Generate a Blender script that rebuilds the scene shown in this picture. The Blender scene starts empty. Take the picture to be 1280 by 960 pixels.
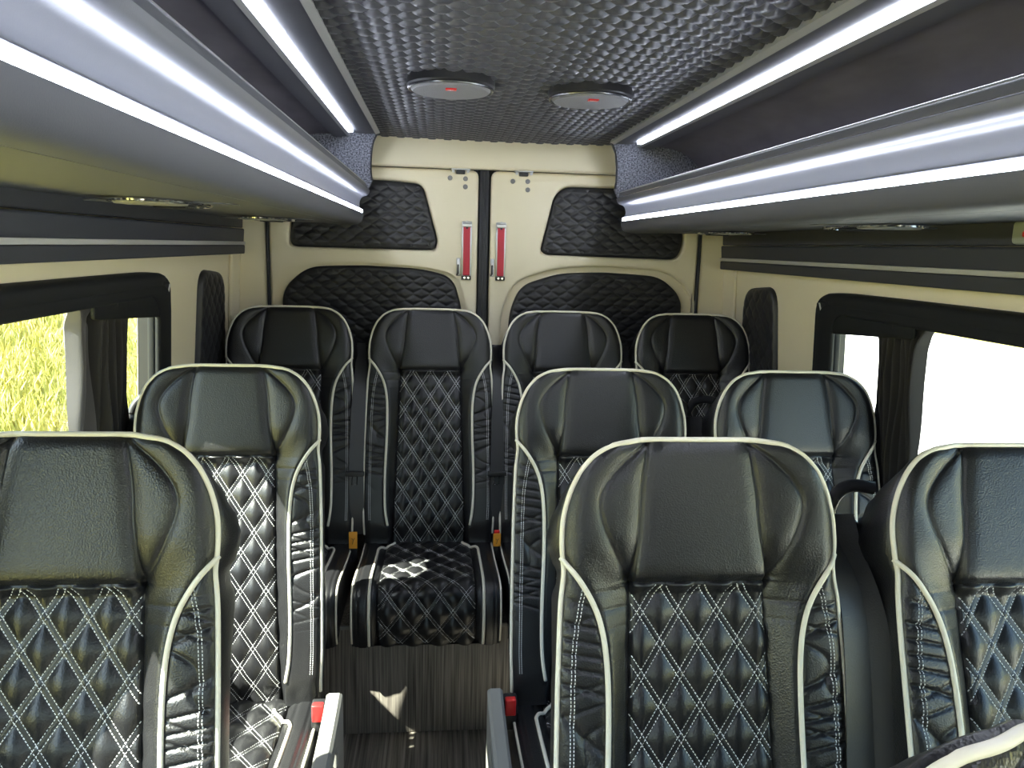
import bpy, bmesh, math, random
import numpy as np
from mathutils import Vector, Matrix
random.seed(4)
S = bpy.context.scene
COL = S.collection
PI = math.pi

# ------------------------------------------------------------------ materials
def pmat(name, col, rough=.5, metal=0., spec=.5, bump=None, emit=None, coat=0., sheen=0., var=None):
    m = bpy.data.materials.new(name); m.use_nodes = True
    nt = m.node_tree; b = nt.nodes['Principled BSDF']
    b.inputs['Base Color'].default_value = (*col, 1)
    b.inputs['Roughness'].default_value = rough
    b.inputs['Metallic'].default_value = metal
    b.inputs['Specular IOR Level'].default_value = spec
    b.inputs['Coat Weight'].default_value = coat
    b.inputs['Sheen Weight'].default_value = sheen
    if emit:
        b.inputs['Emission Color'].default_value = (*emit[0], 1)
        b.inputs['Emission Strength'].default_value = emit[1]
    tc = nt.nodes.new('ShaderNodeTexCoord')
    if bump:      # list of (kind, scale, strength, distance)
        prev = None
        for kind, sc, st, dist in bump:
            if kind == 'noise':
                t = nt.nodes.new('ShaderNodeTexNoise'); t.inputs['Detail'].default_value = 3; o = t.outputs['Fac']
            else:
                t = nt.nodes.new('ShaderNodeTexVoronoi'); o = t.outputs['Distance']
            t.inputs['Scale'].default_value = sc
            nt.links.new(tc.outputs['Object'], t.inputs['Vector'])
            bp = nt.nodes.new('ShaderNodeBump'); bp.inputs['Strength'].default_value = st; bp.inputs['Distance'].default_value = dist
            nt.links.new(o, bp.inputs['Height'])
            if prev: nt.links.new(prev.outputs['Normal'], bp.inputs['Normal'])
            prev = bp
        nt.links.new(prev.outputs['Normal'], b.inputs['Normal'])
    if var:       # (stretch vector, scale, colour a, colour b, lo, hi)
        mp = nt.nodes.new('ShaderNodeMapping'); mp.inputs['Scale'].default_value = var[0]
        nt.links.new(tc.outputs['Object'], mp.inputs['Vector'])
        n = nt.nodes.new('ShaderNodeTexNoise'); n.inputs['Scale'].default_value = var[1]; n.inputs['Detail'].default_value = 5
        nt.links.new(mp.outputs['Vector'], n.inputs['Vector'])
        r = nt.nodes.new('ShaderNodeValToRGB')
        r.color_ramp.elements[0].position = var[4]; r.color_ramp.elements[0].color = (*var[2], 1)
        r.color_ramp.elements[1].position = var[5]; r.color_ramp.elements[1].color = (*var[3], 1)
        nt.links.new(n.outputs['Fac'], r.inputs['Fac']); nt.links.new(r.outputs['Color'], b.inputs['Base Color'])
    return m

LEATHER = pmat('black_leather', (.012, .012, .0135), .35, spec=.6, bump=[('voronoi', 400, .42, .0009), ('noise', 60, .12, .002)])
LEATHER_Q = pmat('black_quilted_leather', (.012, .012, .0135), .34, spec=.55, bump=[('voronoi', 400, .32, .0008)])
PIPING = pmat('cream_piping', (.80, .76, .64), .4)
THREAD = pmat('grey_thread', (.80, .81, .82), .7)
CREAM = pmat('cream_paint', (.79, .71, .50), .35, spec=.5)
GREY = pmat('grey_leatherette', (.085, .087, .104), .52, spec=.5, bump=[('noise', 500, .12, .001)])
FASCIA = pmat('grey_fascia', (.13, .133, .158), .38, spec=.55, bump=[('noise', 500, .08, .001)])
SUEDE = pmat('dark_suede', (.1, .09, .11), .75, var=((1, .4, 1), 14, (.095, .088, .105), (.14, .13, .155), .3, .7))
FELT = pmat('speckled_felt', (.1, .1, .12), .95, var=((1, 1, 1), 200, (.045, .047, .06), (.26, .27, .32), .37, .64), bump=[('noise', 300, .5, .002)])
QUILT = pmat('black_quilted_vinyl', (.02, .02, .022), .42, spec=.5, bump=[('voronoi', 500, .2, .0006)])
CEILQ = pmat('charcoal_quilted_vinyl', (.062, .062, .070), .36, spec=.6, bump=[('voronoi', 500, .2, .0006)])
LIGHTTRIM = pmat('light_grey_trim', (.35, .35, .36), .4)
SILVER = pmat('silver_stripe', (.50, .50, .50), .45)
CHROME = pmat('chrome', (.8, .8, .8), .12, metal=1)
STEEL = pmat('brushed_steel', (.55, .55, .55), .35, metal=1)
DARKP = pmat('black_plastic', (.018, .018, .02), .42)
BLUEG = pmat('blue_grey_wall_vinyl', (.045, .048, .062), .55, bump=[('noise', 300, .1, .001)])
FRAME = pmat('black_window_leather', (.012, .013, .014), .6, spec=.2, bump=[('voronoi', 300, .15, .0006)])
CURT = pmat('curtain_fabric', (.020, .018, .017), .85, sheen=.1, bump=[('noise', 700, .3, .001)])
REVEAL = pmat('matt_black_reveal', (.008, .008, .008), .8, spec=.15)
LINING = pmat('grey_curtain_lining', (.12, .115, .12), .8, bump=[('noise', 700, .3, .001)])
WEB = pmat('belt_webbing', (.035, .035, .037), .42, bump=[('noise', 400, .4, .001)])
RED = pmat('red_plastic', (.70, .02, .02), .35)
REDM = pmat('red_strap', (.52, .03, .05), .5)
ORANGE = pmat('orange_tag', (.75, .33, .03), .5)
BEIGEP = pmat('grey_beige_plastic', (.24, .235, .22), .45, bump=[('noise', 300, .1, .001)])
LED = pmat('led_diffuser', (.9, .9, .9), .5, emit=((.80, .86, 1.0), 17))
GRILLE = pmat('speaker_grille', (.2, .2, .21), .5, bump=[('voronoi', 700, .8, .001)])
WHITE = pmat('white_print', (.85, .85, .85), .5)
SEAL = pmat('rubber_seal', (.02, .021, .023), .55)
FLOORM = pmat('streaked_laminate', (.1, .1, .1), .40, spec=.4, var=((60, 1.2, 60), 3, (.09, .078, .068), (.33, .295, .26), .34, .68))
RISERM = pmat('streaked_laminate_upright', (.1, .1, .1), .42, spec=.4, var=((60, 60, 1.2), 3, (.09, .078, .068), (.33, .295, .26), .34, .68))
PLYW = pmat('outer_shell_paint', (.5, .5, .5), .5)
CONC = pmat('pale_concrete', (.6, .58, .54), .8, var=((1, 1, 1), .5, (.52, .50, .46), (.62, .60, .56), .3, .7))
GRASS = pmat('lawn', (.2, .3, .03), .9, var=((1, 1, 1), 1.3, (.33, .30, .05), (.50, .42, .12), .3, .7), bump=[('noise', 8, 1, .1)])
BLADE = pmat('grass_blade', (.3, .36, .04), .7, var=((1, 1, 1), 1.1, (.28, .29, .045), (.52, .45, .14), .35, .65))

def glass_mat():
    m = bpy.data.materials.new('window_glass'); m.use_nodes = True; nt = m.node_tree
    nt.nodes.clear()
    o = nt.nodes.new('ShaderNodeOutputMaterial'); mx = nt.nodes.new('ShaderNodeMixShader')
    t = nt.nodes.new('ShaderNodeBsdfTransparent'); t.inputs['Color'].default_value = (.86, .90, .86, 1)
    g = nt.nodes.new('ShaderNodeBsdfGlossy'); g.inputs['Roughness'].default_value = .02
    lw = nt.nodes.new('ShaderNodeLayerWeight'); lw.inputs['Blend'].default_value = .5
    pw = nt.nodes.new('ShaderNodeMath'); pw.operation = 'POWER'; pw.inputs[1].default_value = 5
    nt.links.new(lw.outputs['Facing'], pw.inputs[0])
    f = nt.nodes.new('ShaderNodeMath'); f.operation = 'MULTIPLY_ADD'; f.inputs[1].default_value = .7; f.inputs[2].default_value = .03
    nt.links.new(pw.outputs[0], f.inputs[0])
    nt.links.new(f.outputs[0], mx.inputs[0]); nt.links.new(t.outputs[0], mx.inputs[1]); nt.links.new(g.outputs[0], mx.inputs[2])
    nt.links.new(mx.outputs[0], o.inputs['Surface'])
    return m
GLASS = glass_mat()

# ------------------------------------------------------------------ object helpers
ORG = {}
def empty(name, loc, label, cat, group=None):
    o = bpy.data.objects.new(name, None); COL.objects.link(o); o.location = loc; o.empty_display_size = .1
    o['label'] = label; o['category'] = cat
    if group: o['group'] = group
    ORG[o.name] = np.array(loc, float)
    return o
def tag(o, label, cat, group=None):
    o['label'] = label; o['category'] = cat
    if group: o['group'] = group
    return o
def struct(o):
    o['kind'] = 'structure'; return o
def link(name, me, parent=None, loc=None):
    o = bpy.data.objects.new(name, me); COL.objects.link(o)
    if parent is not None:
        o.parent = parent; ORG[o.name] = ORG[parent.name]
    else:
        ORG[o.name] = np.zeros(3)
    return o
def mesh(name, v, f, mats, smooth=True, mi=None):
    me = bpy.data.meshes.new(name)
    me.from_pydata([tuple(map(float, p)) for p in v], [], [tuple(map(int, q)) for q in f])
    for m in (mats if isinstance(mats, (list, tuple)) else [mats]): me.materials.append(m)
    if mi is not None: me.polygons.foreach_set('material_index', np.asarray(mi, dtype=np.int32))
    if smooth: me.polygons.foreach_set('use_smooth', [True] * len(me.polygons))
    me.update()
    return me
def mk(name, v, f, mats, parent=None, smooth=True, mi=None):
    """world-space vertices -> one object; a part keeps its thing's origin, a lone object gets its own"""
    v = np.asarray(v, float)
    if parent is not None:
        return link(name, mesh(name, v - ORG[parent.name], f, mats, smooth, mi), parent)
    c = np.array([(v[:, 0].min() + v[:, 0].max()) / 2, (v[:, 1].min() + v[:, 1].max()) / 2, v[:, 2].min()])
    o = link(name, mesh(name, v - c, f, mats, smooth, mi)); o.location = c; ORG[o.name] = c
    return o
def autosmooth(o, ang=35):
    me = o.data
    bm = bmesh.new(); bm.from_mesh(me)
    bmesh.ops.recalc_face_normals(bm, faces=bm.faces)
    for e in bm.edges:
        if len(e.link_faces) == 2 and e.calc_face_angle(0) > math.radians(ang): e.smooth = False
    bm.to_mesh(me); bm.free(); return o
class MB:
    def __init__(s): s.v = []; s.f = []; s.mi = []; s.n = 0
    def add(s, v, f, mi=0):
        v = np.asarray(v, float); s.v.append(v); s.f += [tuple(i + s.n for i in q) for q in f]; s.mi += [mi] * len(f); s.n += len(v); return s
    def box(s, a, b, mi=0, r=0):
        (x0, y0, z0), (x1, y1, z1) = a, b
        if r <= 0:
            v = [(x, y, z) for z in (z0, z1) for y in (y0, y1) for x in (x0, x1)]
            return s.add(v, [(0, 2, 3, 1), (4, 5, 7, 6), (0, 1, 5, 4), (2, 6, 7, 3), (0, 4, 6, 2), (1, 3, 7, 5)], mi)
        bm = bmesh.new(); bmesh.ops.create_cube(bm, size=1)
        for q in bm.verts: q.co = Vector(((x0 + x1) / 2 + q.co.x * (x1 - x0), (y0 + y1) / 2 + q.co.y * (y1 - y0), (z0 + z1) / 2 + q.co.z * (z1 - z0)))
        bmesh.ops.bevel(bm, geom=bm.edges[:], offset=r, segments=3, profile=.5, affect='EDGES')
        bm.verts.index_update()
        vv = [tuple(q.co) for q in bm.verts]; ff = [[q.index for q in f.verts] for f in bm.faces]; bm.free()
        return s.add(vv, ff, mi)
    def tube(s, pts, r, mi=0, k=8, cap=True, up=None):
        v, f = tube_geo(pts, r, k, cap); return s.add(v, f, mi)
    def disc(s, c, ax, r, h, mi=0, k=28, bev=0):
        """solid disc, base centre c, axis ax"""
        ax = np.array(ax, float); ax /= np.linalg.norm(ax)
        a = np.cross(ax, (0, 0, 1) if abs(ax[2]) < .9 else (1, 0, 0)); a /= np.linalg.norm(a); b = np.cross(ax, a)
        rx, ry = (r, r) if not isinstance(r, tuple) else r
        pr = [(0, 0), (1, 0), (1, h - bev), (1 - bev / rx, h), (0, h)] if bev else [(0, 0), (1, 0), (1, h), (0, h)]
        v = []; f = []
        for q, hh in pr:
            for i in range(k):
                t = 2 * PI * i / k; v.append(np.array(c) + ax * hh + q * (a * rx * math.cos(t) + b * ry * math.sin(t)))
        for j in range(len(pr) - 1):
            for i in range(k):
                f.append((j * k + i, j * k + (i + 1) % k, (j + 1) * k + (i + 1) % k, (j + 1) * k + i))
        return s.add(v, f, mi)
    def build(s, name, mats, parent=None, smooth=True, ang=35):
        o = mk(name, np.vstack(s.v), s.f, mats, parent, smooth, s.mi)
        if smooth: autosmooth(o, ang)
        return o
def tube_geo(pts, r, k=8, cap=True):
    P = np.asarray(pts, float); n = len(P)
    T = np.gradient(P, axis=0); T /= np.linalg.norm(T, axis=1)[:, None] + 1e-12
    up = np.array((0, 0, 1.)); 
    if abs(T[0] @ up) > .9: up = np.array((0, 1., 0))
    a = np.cross(T[0], up); a /= np.linalg.norm(a)
    v = []; rr = np.broadcast_to(r, (n,))
    for i in range(n):
        a = a - T[i] * (a @ T[i]); a /= np.linalg.norm(a); b = np.cross(T[i], a)
        for j in range(k):
            t = 2 * PI * j / k; v.append(P[i] + rr[i] * (a * math.cos(t) + b * math.sin(t)))
    f = [(i * k + j, i * k + (j + 1) % k, (i + 1) * k + (j + 1) % k, (i + 1) * k + j) for i in range(n - 1) for j in range(k)]
    if cap: f += [tuple(range(k))[::-1], tuple(range((n - 1) * k, n * k))]
    return v, f
def resample(pts, step, closed=False):
    P = np.asarray(pts, float)
    if closed: P = np.vstack([P, P[:1]])
    d = np.r_[0, np.cumsum(np.linalg.norm(np.diff(P, axis=0), axis=1))]
    n = max(2, int(d[-1] / step) + 1); q = np.linspace(0, d[-1], n)
    R = np.stack([np.interp(q, d, P[:, i]) for i in range(P.shape[1])], 1)
    return R[:-1] if closed else R
def smoothpath(pts, step=.006, it=2):
    """corner-cutting of a polyline with its ends kept, then even steps"""
    P = np.asarray(pts, float)
    for _ in range(it):
        Q = [P[0]]
        for a, b in zip(P[:-1], P[1:]): Q += [a * .75 + b * .25, a * .25 + b * .75]
        Q.append(P[-1]); P = np.array(Q)
    return resample(P, step)
def rounded(poly, r, k=6):
    """round the corners of a closed polygon; r scalar or list"""
    n = len(poly); out = []
    for i in range(n):
        p0, p, p1 = (np.array(poly[j % n], float) for j in (i - 1, i, i + 1))
        rr = r[i] if isinstance(r, (list, tuple)) else r
        a = p0 - p; b = p1 - p; la, lb = np.linalg.norm(a), np.linalg.norm(b); q = min(rr, la * .48, lb * .48)
        A = p + a / la * q; B = p + b / lb * q
        for t in np.linspace(0, 1, k): out.append((1 - t) ** 2 * A + 2 * t * (1 - t) * p + t * t * B)
    return np.array(out)
class Fr:
    """a local frame: u, v in the plane, w out of it"""
    def __init__(s, O, U, V, W): s.O, s.U, s.V, s.W = (np.array(q, float) for q in (O, U, V, W))
    def __call__(s, p):
        p = np.atleast_2d(np.asarray(p, float)); return s.O + p[:, :1] * s.U + p[:, 1:2] * s.V + p[:, 2:3] * s.W
def plate(name, outline, holes, fr, w0, w1, mats, parent=None, bevel=.0):
    cu = bpy.data.curves.new('tmp', 'CURVE'); cu.dimensions = '2D'; cu.fill_mode = 'BOTH'
    cu.extrude = max(1e-4, (w1 - w0) / 2 - bevel); cu.bevel_depth = bevel; cu.bevel_resolution = 2; cu.offset = -bevel
    for poly in [outline] + list(holes):
        sp = cu.splines.new('POLY'); sp.points.add(len(poly) - 1); sp.use_cyclic_u = True
        for i, p in enumerate(poly): sp.points[i].co = (p[0], p[1], 0, 1)
    ob = bpy.data.objects.new('tmp', cu); COL.objects.link(ob); bpy.context.view_layer.update()
    me = bpy.data.meshes.new_from_object(ob.evaluated_get(bpy.context.evaluated_depsgraph_get()))
    v = np.array([tuple(q.co) for q in me.vertices]); f = [tuple(p.vertices) for p in me.polygons]
    bpy.data.objects.remove(ob); bpy.data.curves.remove(cu); bpy.data.meshes.remove(me)
    v[:, 2] += (w0 + w1) / 2
    o = mk(name, fr(v), f, mats, parent)
    bm = bmesh.new(); bm.from_mesh(o.data); bmesh.ops.remove_doubles(bm, verts=bm.verts, dist=1e-5); bm.to_mesh(o.data); bm.free()
    o.data.polygons.foreach_set('use_smooth', [True] * len(o.data.polygons))
    return autosmooth(o, 40)
def text_geo(s, size, fr, w):
    cu = bpy.data.curves.new('tmp', 'FONT'); cu.body = s; cu.size = size; cu.align_x = 'CENTER'; cu.align_y = 'CENTER'; cu.extrude = .0002
    ob = bpy.data.objects.new('tmp', cu); COL.objects.link(ob); bpy.context.view_layer.update()
    me = bpy.data.meshes.new_from_object(ob.evaluated_get(bpy.context.evaluated_depsgraph_get()))
    v = np.array([tuple(q.co) for q in me.vertices]); f = [tuple(p.vertices) for p in me.polygons]
    bpy.data.objects.remove(ob); bpy.data.curves.remove(cu); bpy.data.meshes.remove(me)
    v[:, 2] += w
    return fr(v), f

# ------------------------------------------------------------------ quilt height fields
def hexquilt(x, y, pw, ph, H):
    """elongated hexagon pillows: cell width pw, row pitch ph"""
    best = np.full(np.broadcast(x, y).shape, 9.); sec = best.copy()
    sx, sy = pw, ph * 1.0
    r0 = np.round(y / ph)
    for dr in (-1, 0, 1, 2, -2):
        r = r0 + dr; off = (np.abs(r) % 2) * .5
        c0 = np.round(x / pw - off)
        for dc in (-1, 0, 1):
            cx = (c0 + dc + off) * pw; cy = r * ph
            d = ((x - cx) / sx * 1.05) ** 2 + ((y - cy) / sy * .62) ** 2
            sec = np.where(d < best, best, np.minimum(sec, d)); best = np.minimum(best, d)
    e = np.clip((np.sqrt(sec) - np.sqrt(best)) / .45, 0, 1)
    return H * e ** .55
def diamond(u, t, pu, pt, H, w=.0040):
    L = 1 / math.sqrt(1 / pu ** 2 + 1 / pt ** 2)
    h = 1; rib = 0
    for sg in (1, -1):
        a = u / pu + sg * t / pt; d = (.5 - np.abs(a - np.floor(a) - .5)) * L
        q = np.clip((d - w) / (L / 2 - w), 0, 1)
        h = h * np.sin(q * PI / 2); rib = rib + .0011 * np.clip(1 - (d / w) ** 2, 0, 1)
    return H * h ** .72 + rib
def diamond_stitches(N, inside, urange, trange, pu, pt, w=.0040, pitch=.005, ln=.0034):
    """N: (u,t)->point fn; returns geometry of raised stitches along every double seam"""
    L = 1 / math.sqrt(1 / pu ** 2 + 1 / pt ** 2); V = []; Fc = []
    for sg in (1, -1):
        du, dt = 1 / pu, sg / pt; nn = math.hypot(du, dt); du, dt = du / nn, dt / nn   # across
        au, at = -dt, du                                                           # along
        kmax = int((abs(urange[1]) / pu + abs(trange[1]) / pt)) + 3
        for kk in range(-kmax, kmax):
            for side in (-1, 1):
                off = kk * L + side * w
                s = np.arange(-1.2, 1.2, pitch)
                cu = off * du + s * au; ct = off * dt + s * at
                ok = inside(cu, ct); 
                if not ok.any(): continue
                cu, ct = cu[ok], ct[ok]
                V += stitch_boxes(N, cu, ct, au, at, ln, Fc, len(V))
    return V, Fc
def stitch_boxes(N, cu, ct, au, at, ln, Fc, base, hw=.0008, hh=.0012):
    out = []
    h = ln / 2; pu_, pt_ = -at, au
    au = np.broadcast_to(au, cu.shape); at = np.broadcast_to(at, cu.shape); pu_ = -at; pt_ = au
    C = [N(cu + au * h * a + pu_ * hw * b, ct + at * h * a + pt_ * hw * b, dh) for a, b, dh in
         ((-1, -1, -.0003), (1, -1, -.0003), (1, 1, -.0003), (-1, 1, -.0003), (-.6, 0, hh), (.6, 0, hh))]
    C = np.stack(C, 1)
    for i in range(len(cu)):
        b = base + i * 6
        Fc += [(b, b + 1, b + 5, b + 4), (b + 2, b + 3, b + 4, b + 5), (b + 1, b + 2, b + 5), (b + 3, b, b + 4)]
    return [tuple(p) for p in C.reshape(-1, 3)]
def polydist(u, t, P):
    P = np.asarray(P, float); d = np.full(np.shape(u), 9.)
    for a, b in zip(P[:-1], P[1:]):
        ab = b - a; q = np.clip(((u - a[0]) * ab[0] + (t - a[1]) * ab[1]) / (ab @ ab + 1e-12), 0, 1)
        d = np.minimum(d, np.hypot(u - a[0] - q * ab[0], t - a[1] - q * ab[1]))
    return d
def gridfaces(nr, nc, keep=None):
    i, j = np.meshgrid(np.arange(nr - 1), np.arange(nc - 1), indexing='ij')
    a = i * nc + j; f = np.stack([a, a + 1, a + nc + 1, a + nc], -1)
    return f.reshape(-1, 4) if keep is None else f[keep]
def compact(v, f):
    u, inv = np.unique(f.ravel(), return_inverse=True); return v[u], inv.reshape(f.shape)

# ------------------------------------------------------------------ passenger seat
REC = math.radians(14.0)
DN = np.array((0, -math.sin(REC), -math.cos(REC))); NR = np.array((0, -math.cos(REC), math.sin(REC))); UX = np.array((1., 0, 0))
OUT_T = [0, .004, .012, .024, .045, .075, .11, .14, .165, .185, .23, .35, .5, .65, .775]
OUT_U = [.080, .115, .140, .158, .176, .190, .199, .201, .200, .197, .203, .208, .211, .212, .207]
_tt = np.linspace(0, .775, 400)
_ou = np.interp(_tt, OUT_T, OUT_U)
_k = np.exp(-np.linspace(-2, 2, 15) ** 2); _k /= _k.sum()
_os = np.convolve(np.pad(_ou, 7, 'edge'), _k, 'valid')
_wt = np.clip(_tt / .06, 0, 1); _ou = _ou * (1 - _wt) + _os * _wt
def outer(t): return np.interp(t, _tt, _ou)
QT = .203
def cen(t): return np.interp(t, [0, .02, .1, QT, .45, .775], [.060, .078, .086, .100, .107, .120])
INNER = smoothpath([(.074, .0), (.086, .07), (.088, .12), (.100, QT)], .01)
OUTERC = smoothpath([(.076, .004), (.118, .035), (.150, .075), (.149, .11), (.125, .165), (.100, QT)], .01, 3)
WING = smoothpath([(.203, .166), (.176, .198), (.150, .245), (.139, .31), (.139, .42), (.145, .55), (.144, .66), (.134, .715)], .01, 3)
def wingu(t): return np.interp(t, WING[:, 1], WING[:, 0])
def sstep(x, a, b):
    q = np.clip((x - a) / (b - a), 0, 1); return q * q * (3 - 2 * q)
def back_n(u, t):
    u = np.asarray(u, float); t = np.asarray(t, float); a = np.abs(u)
    o = outer(t); c = cen(t); w = wingu(t)
    # lower back: quilt pan, plain band, bolster
    low = .004 * (a / c) ** 2
    low = low + .020 * sstep(a, c, w) * (a > c)
    over = np.clip((a - w) / np.maximum(o - w, .02), 0, 1)
    low = low - .006 * over ** 1.7
    # headrest
    hd = .026 + .010 * sstep(a, .07, .175) - .006 * sstep(a, .175, .205)
    m = sstep(t, QT - .012, QT + .02)
    mb = sstep(t, .13, .24)
    m = np.where(a < c, m, mb)
    n = hd * (1 - m) + low * m
    n = n + .010 * np.sin(np.clip((t - .2) / .56, 0, 1) * PI)            # lumbar swell
    n = n - .018 * sstep(t, .70, .775)
    # grooves
    di = polydist(a, t, INNER); do = polydist(a, t, OUTERC)
    n = n - .0040 * np.exp(-(di / .0026) ** 2) - .0042 * np.exp(-(di / .012) ** 2)
    n = n - .0035 * np.exp(-(do / .0026) ** 2) - .0026 * np.exp(-(do / .011) ** 2)
    ds = np.hypot(np.clip(a - .1, 0, None), t - QT)
    n = n - .005 * np.exp(-(ds / .003) ** 2) - .0035 * np.exp(-(ds / .014) ** 2) * (t < QT)
    dq = np.where(t > QT, np.abs(a - c), 9)
    n = n - .004 * np.exp(-(dq / .003) ** 2) - .003 * np.exp(-(dq / .010) ** 2)
    dw = polydist(a, t, WING)
    n = n - .004 * np.exp(-(dw / .006) ** 2)
    # bolster creases
    wr = sstep(a, w, w + .012) * (1 - sstep(a, o - .012, o)) * sstep(t, .2, .26) * (1 - sstep(t, .5, .62))
    sk = np.where(u > 0, 0., 1.7)
    g = np.abs(np.sin(t * 95 + 2.2 * np.sin(t * 31 + sk * 2) + (a - w) * 30 + sk)) ** 1.0
    g2 = np.abs(np.sin(t * 61 + 1.5 * np.sin(t * 47 + sk) - (a - w) * 38))
    n = n - wr * (.0042 * (1 - g) ** 3 * 1.6 + .0040 * (1 - g2) ** 4)
    # faint creases on the plain band below the shoulder
    br = (a > c) * (a < w) * sstep(t, .2, .22) * (1 - sstep(t, .23, .30))
    n = n - br * .002 * (1 - np.abs(np.sin(t * 120 + 3 * u))) ** 3
    # rolled outer edge
    d = np.minimum(o - a, t * 1.0 + .0005)
    q = np.clip(1 - d / .022, 0, 1)
    n = n - .014 * (1 - np.sqrt(np.clip(1 - q * q, 0, 1)))
    return n
QPU, QPT = .0575, .088
def inq(u, t, m=.0): return (np.abs(u) < cen(t) - m) & (t > QT + .002 + m) & (t < .772)
def back_h(u, t):
    n = back_n(u, t)
    fade = np.clip((cen(t) - np.abs(u)) / .004, 0, 1) * np.clip((t - QT) / .004, 0, 1)
    return n + diamond(u, t - QT, QPU, QPT, .0072) * fade
def BP(u, t, h=0., H=0.):
    u = np.asarray(u, float); t = np.asarray(t, float)
    n = back_h(u, t) + h
    return u[..., None] * UX + t[..., None] * DN + n[..., None] * NR
def flat(u, t, n):
    return np.asarray(u, float)[..., None] * UX + np.asarray(t, float)[..., None] * DN + np.asarray(n, float)[..., None] * NR

def build_back():
    M = {}
    tr = np.unique(np.round(np.r_[0, .0015, .003, .005, .008, .012, np.arange(.016, QT, .0034), QT, np.arange(QT + .0022, .775, .0022), .775], 5))
    half = np.r_[np.linspace(0, .5, 46), np.linspace(.5, 1, 42)[1:]]
    p = np.r_[-half[::-1][:-1], half]
    T, Pm = np.meshgrid(tr, p, indexing='ij')
    c = np.minimum(cen(T), outer(T) * .62); o = outer(T); a = np.abs(Pm)
    U = np.sign(Pm) * np.where(a <= .5, a * 2 * c, c + (a - .5) * 2 * (o - c))
    V = BP(U, T).reshape(-1, 3); nr, nc = T.shape
    F = gridfaces(nr, nc).reshape(nr - 1, nc - 1, 4)
    tc = (T[:-1, :-1] + T[1:, 1:]) / 2; ac = np.abs(p[:-1] + p[1:]) / 2
    isq = (tc > QT) & (ac[None, :] < .5)
    ish = (tc < QT) & ~isq
    for nm, k in (('quilted_panel', isq), ('headrest', ish)):
        M[nm] = compact(V, F[k])
    v, f = compact(V, F[~isq & ~ish]); v = list(map(tuple, v)); f = [tuple(q) for q in f]
    # shell round the sides and behind
    loop = [(-outer(t), t) for t in tr[::-1]] + [(x, 0.) for x in np.linspace(-outer(0), outer(0), 17)[1:-1]] + [(outer(t), t) for t in tr]
    LP = np.array(loop); tg = np.gradient(LP, axis=0)
    for _ in range(6): tg[1:-1] = (tg[:-2] + tg[1:-1] * 2 + tg[2:]) / 4
    tg /= np.linalg.norm(tg, axis=1)[:, None]
    nm2 = np.stack([tg[:, 1], -tg[:, 0]], 1)     # outward: left side moving up(-t): tangent (0,-1)->(-1,0)
    n0 = back_h(LP[:, 0], LP[:, 1])
    rings = [(0, 0), (.003, -.003), (.008, -.012), (.012, -.028), (.013, -.05), (.009, -.075), (.001, -.092), (-.012, -.102)]
    base = len(v); nl = len(LP)
    fat = 1 - .75 * sstep(LP[:, 1], .15, .22)
    topw = np.clip(-nm2[:, 1], 0, 1)
    for ou, dn in rings:
        q = LP + nm2 * (ou * fat * (1 - topw) + topw * (min(ou, .004) + .88 * min(0, dn + .006)))[:, None]
        nn = n0 + dn if dn > -.02 else n0 * (1 - min(1, -dn / .09)) + dn * (1 - .55 * sstep(LP[:, 1], .2, .4))
        v += list(map(tuple, flat(q[:, 0], q[:, 1], nn)))
    for r in range(len(rings) - 1):
        for i in range(nl - 1):
            a0 = base + r * nl + i; f.append((a0, a0 + 1, a0 + nl + 1, a0 + nl))
    lb = base + (len(rings) - 1) * nl; R = len(tr); b2 = len(v)
    va = np.array(v[lb:lb + nl]); L = va[:R][::-1]; Rr = va[nl - R:]
    for i in range(R):
        for q in (.25, .5, .75): v.append(tuple(L[i] * (1 - q) + Rr[i] * q + NR * -.012 * math.sin(q * PI)))
    for i in range(R - 1):
        def row(k): return [lb + R - 1 - k] + [b2 + k * 3 + j for j in range(3)] + [lb + nl - R + k]
        r0, r1 = row(i), row(i + 1)
        for j in range(4): f.append((r0[j], r0[j + 1], r1[j + 1], r1[j]))
    # bolster top-stitching
    mi = [0] * len(f); Fc = []; st = []
    for sg in (-1, 1):
        for off in (.016, .021):
            t = np.arange(.19, .70, .005); u = sg * (outer(t) - off - .010 * sstep(t, .3, .19))
            k = np.abs(u) > wingu(t) + .004; u, t = u[k], t[k]
            du = np.gradient(u); dt = np.gradient(t); l = np.hypot(du, dt)
            st += stitch_boxes(BP, u, t, du / l, dt / l, .0034, Fc, len(st))
    b = len(v); v += st; f += [tuple(i + b for i in q) for q in Fc]; mi += [1] * len(Fc)
    M['backrest'] = (v, f, mi)
    # quilt stitches
    v, f = M['quilted_panel']; v = list(map(tuple, v)); f = [tuple(q) for q in f]; mi = [0] * len(f)
    NQ = lambda u, t, h=0.: BP(u, t + QT, h)
    sv, sf = diamond_stitches(NQ, lambda u, t: inq(u, t + QT, .002), (-.13, .13), (0, .6), QPU, QPT)
    b = len(v); v += sv; f += [tuple(i + b for i in q) for q in sf]; mi += [1] * len(sf)
    M['quilted_panel'] = (v, f, mi)
    # piping
    lo = [(-outer(t), t) for t in np.arange(.745, -.0001, -.006)] + [(-outer(0), 0)] + [(x, 0.) for x in np.linspace(-outer(0), outer(0), 17)[1:-1]] + [(outer(t), t) for t in np.arange(0, .747, .006)]
    LO = np.array(lo)
    LO = resample(LO, .005)
    for _ in range(3): LO[1:-1] = (LO[:-2] + 2 * LO[1:-1] + LO[2:]) / 4
    n = back_h(np.clip(LO[:, 0], -1, 1), LO[:, 1])
    for _ in range(8): n[1:-1] = (n[:-2] + 2 * n[1:-1] + n[2:]) / 4
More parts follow.
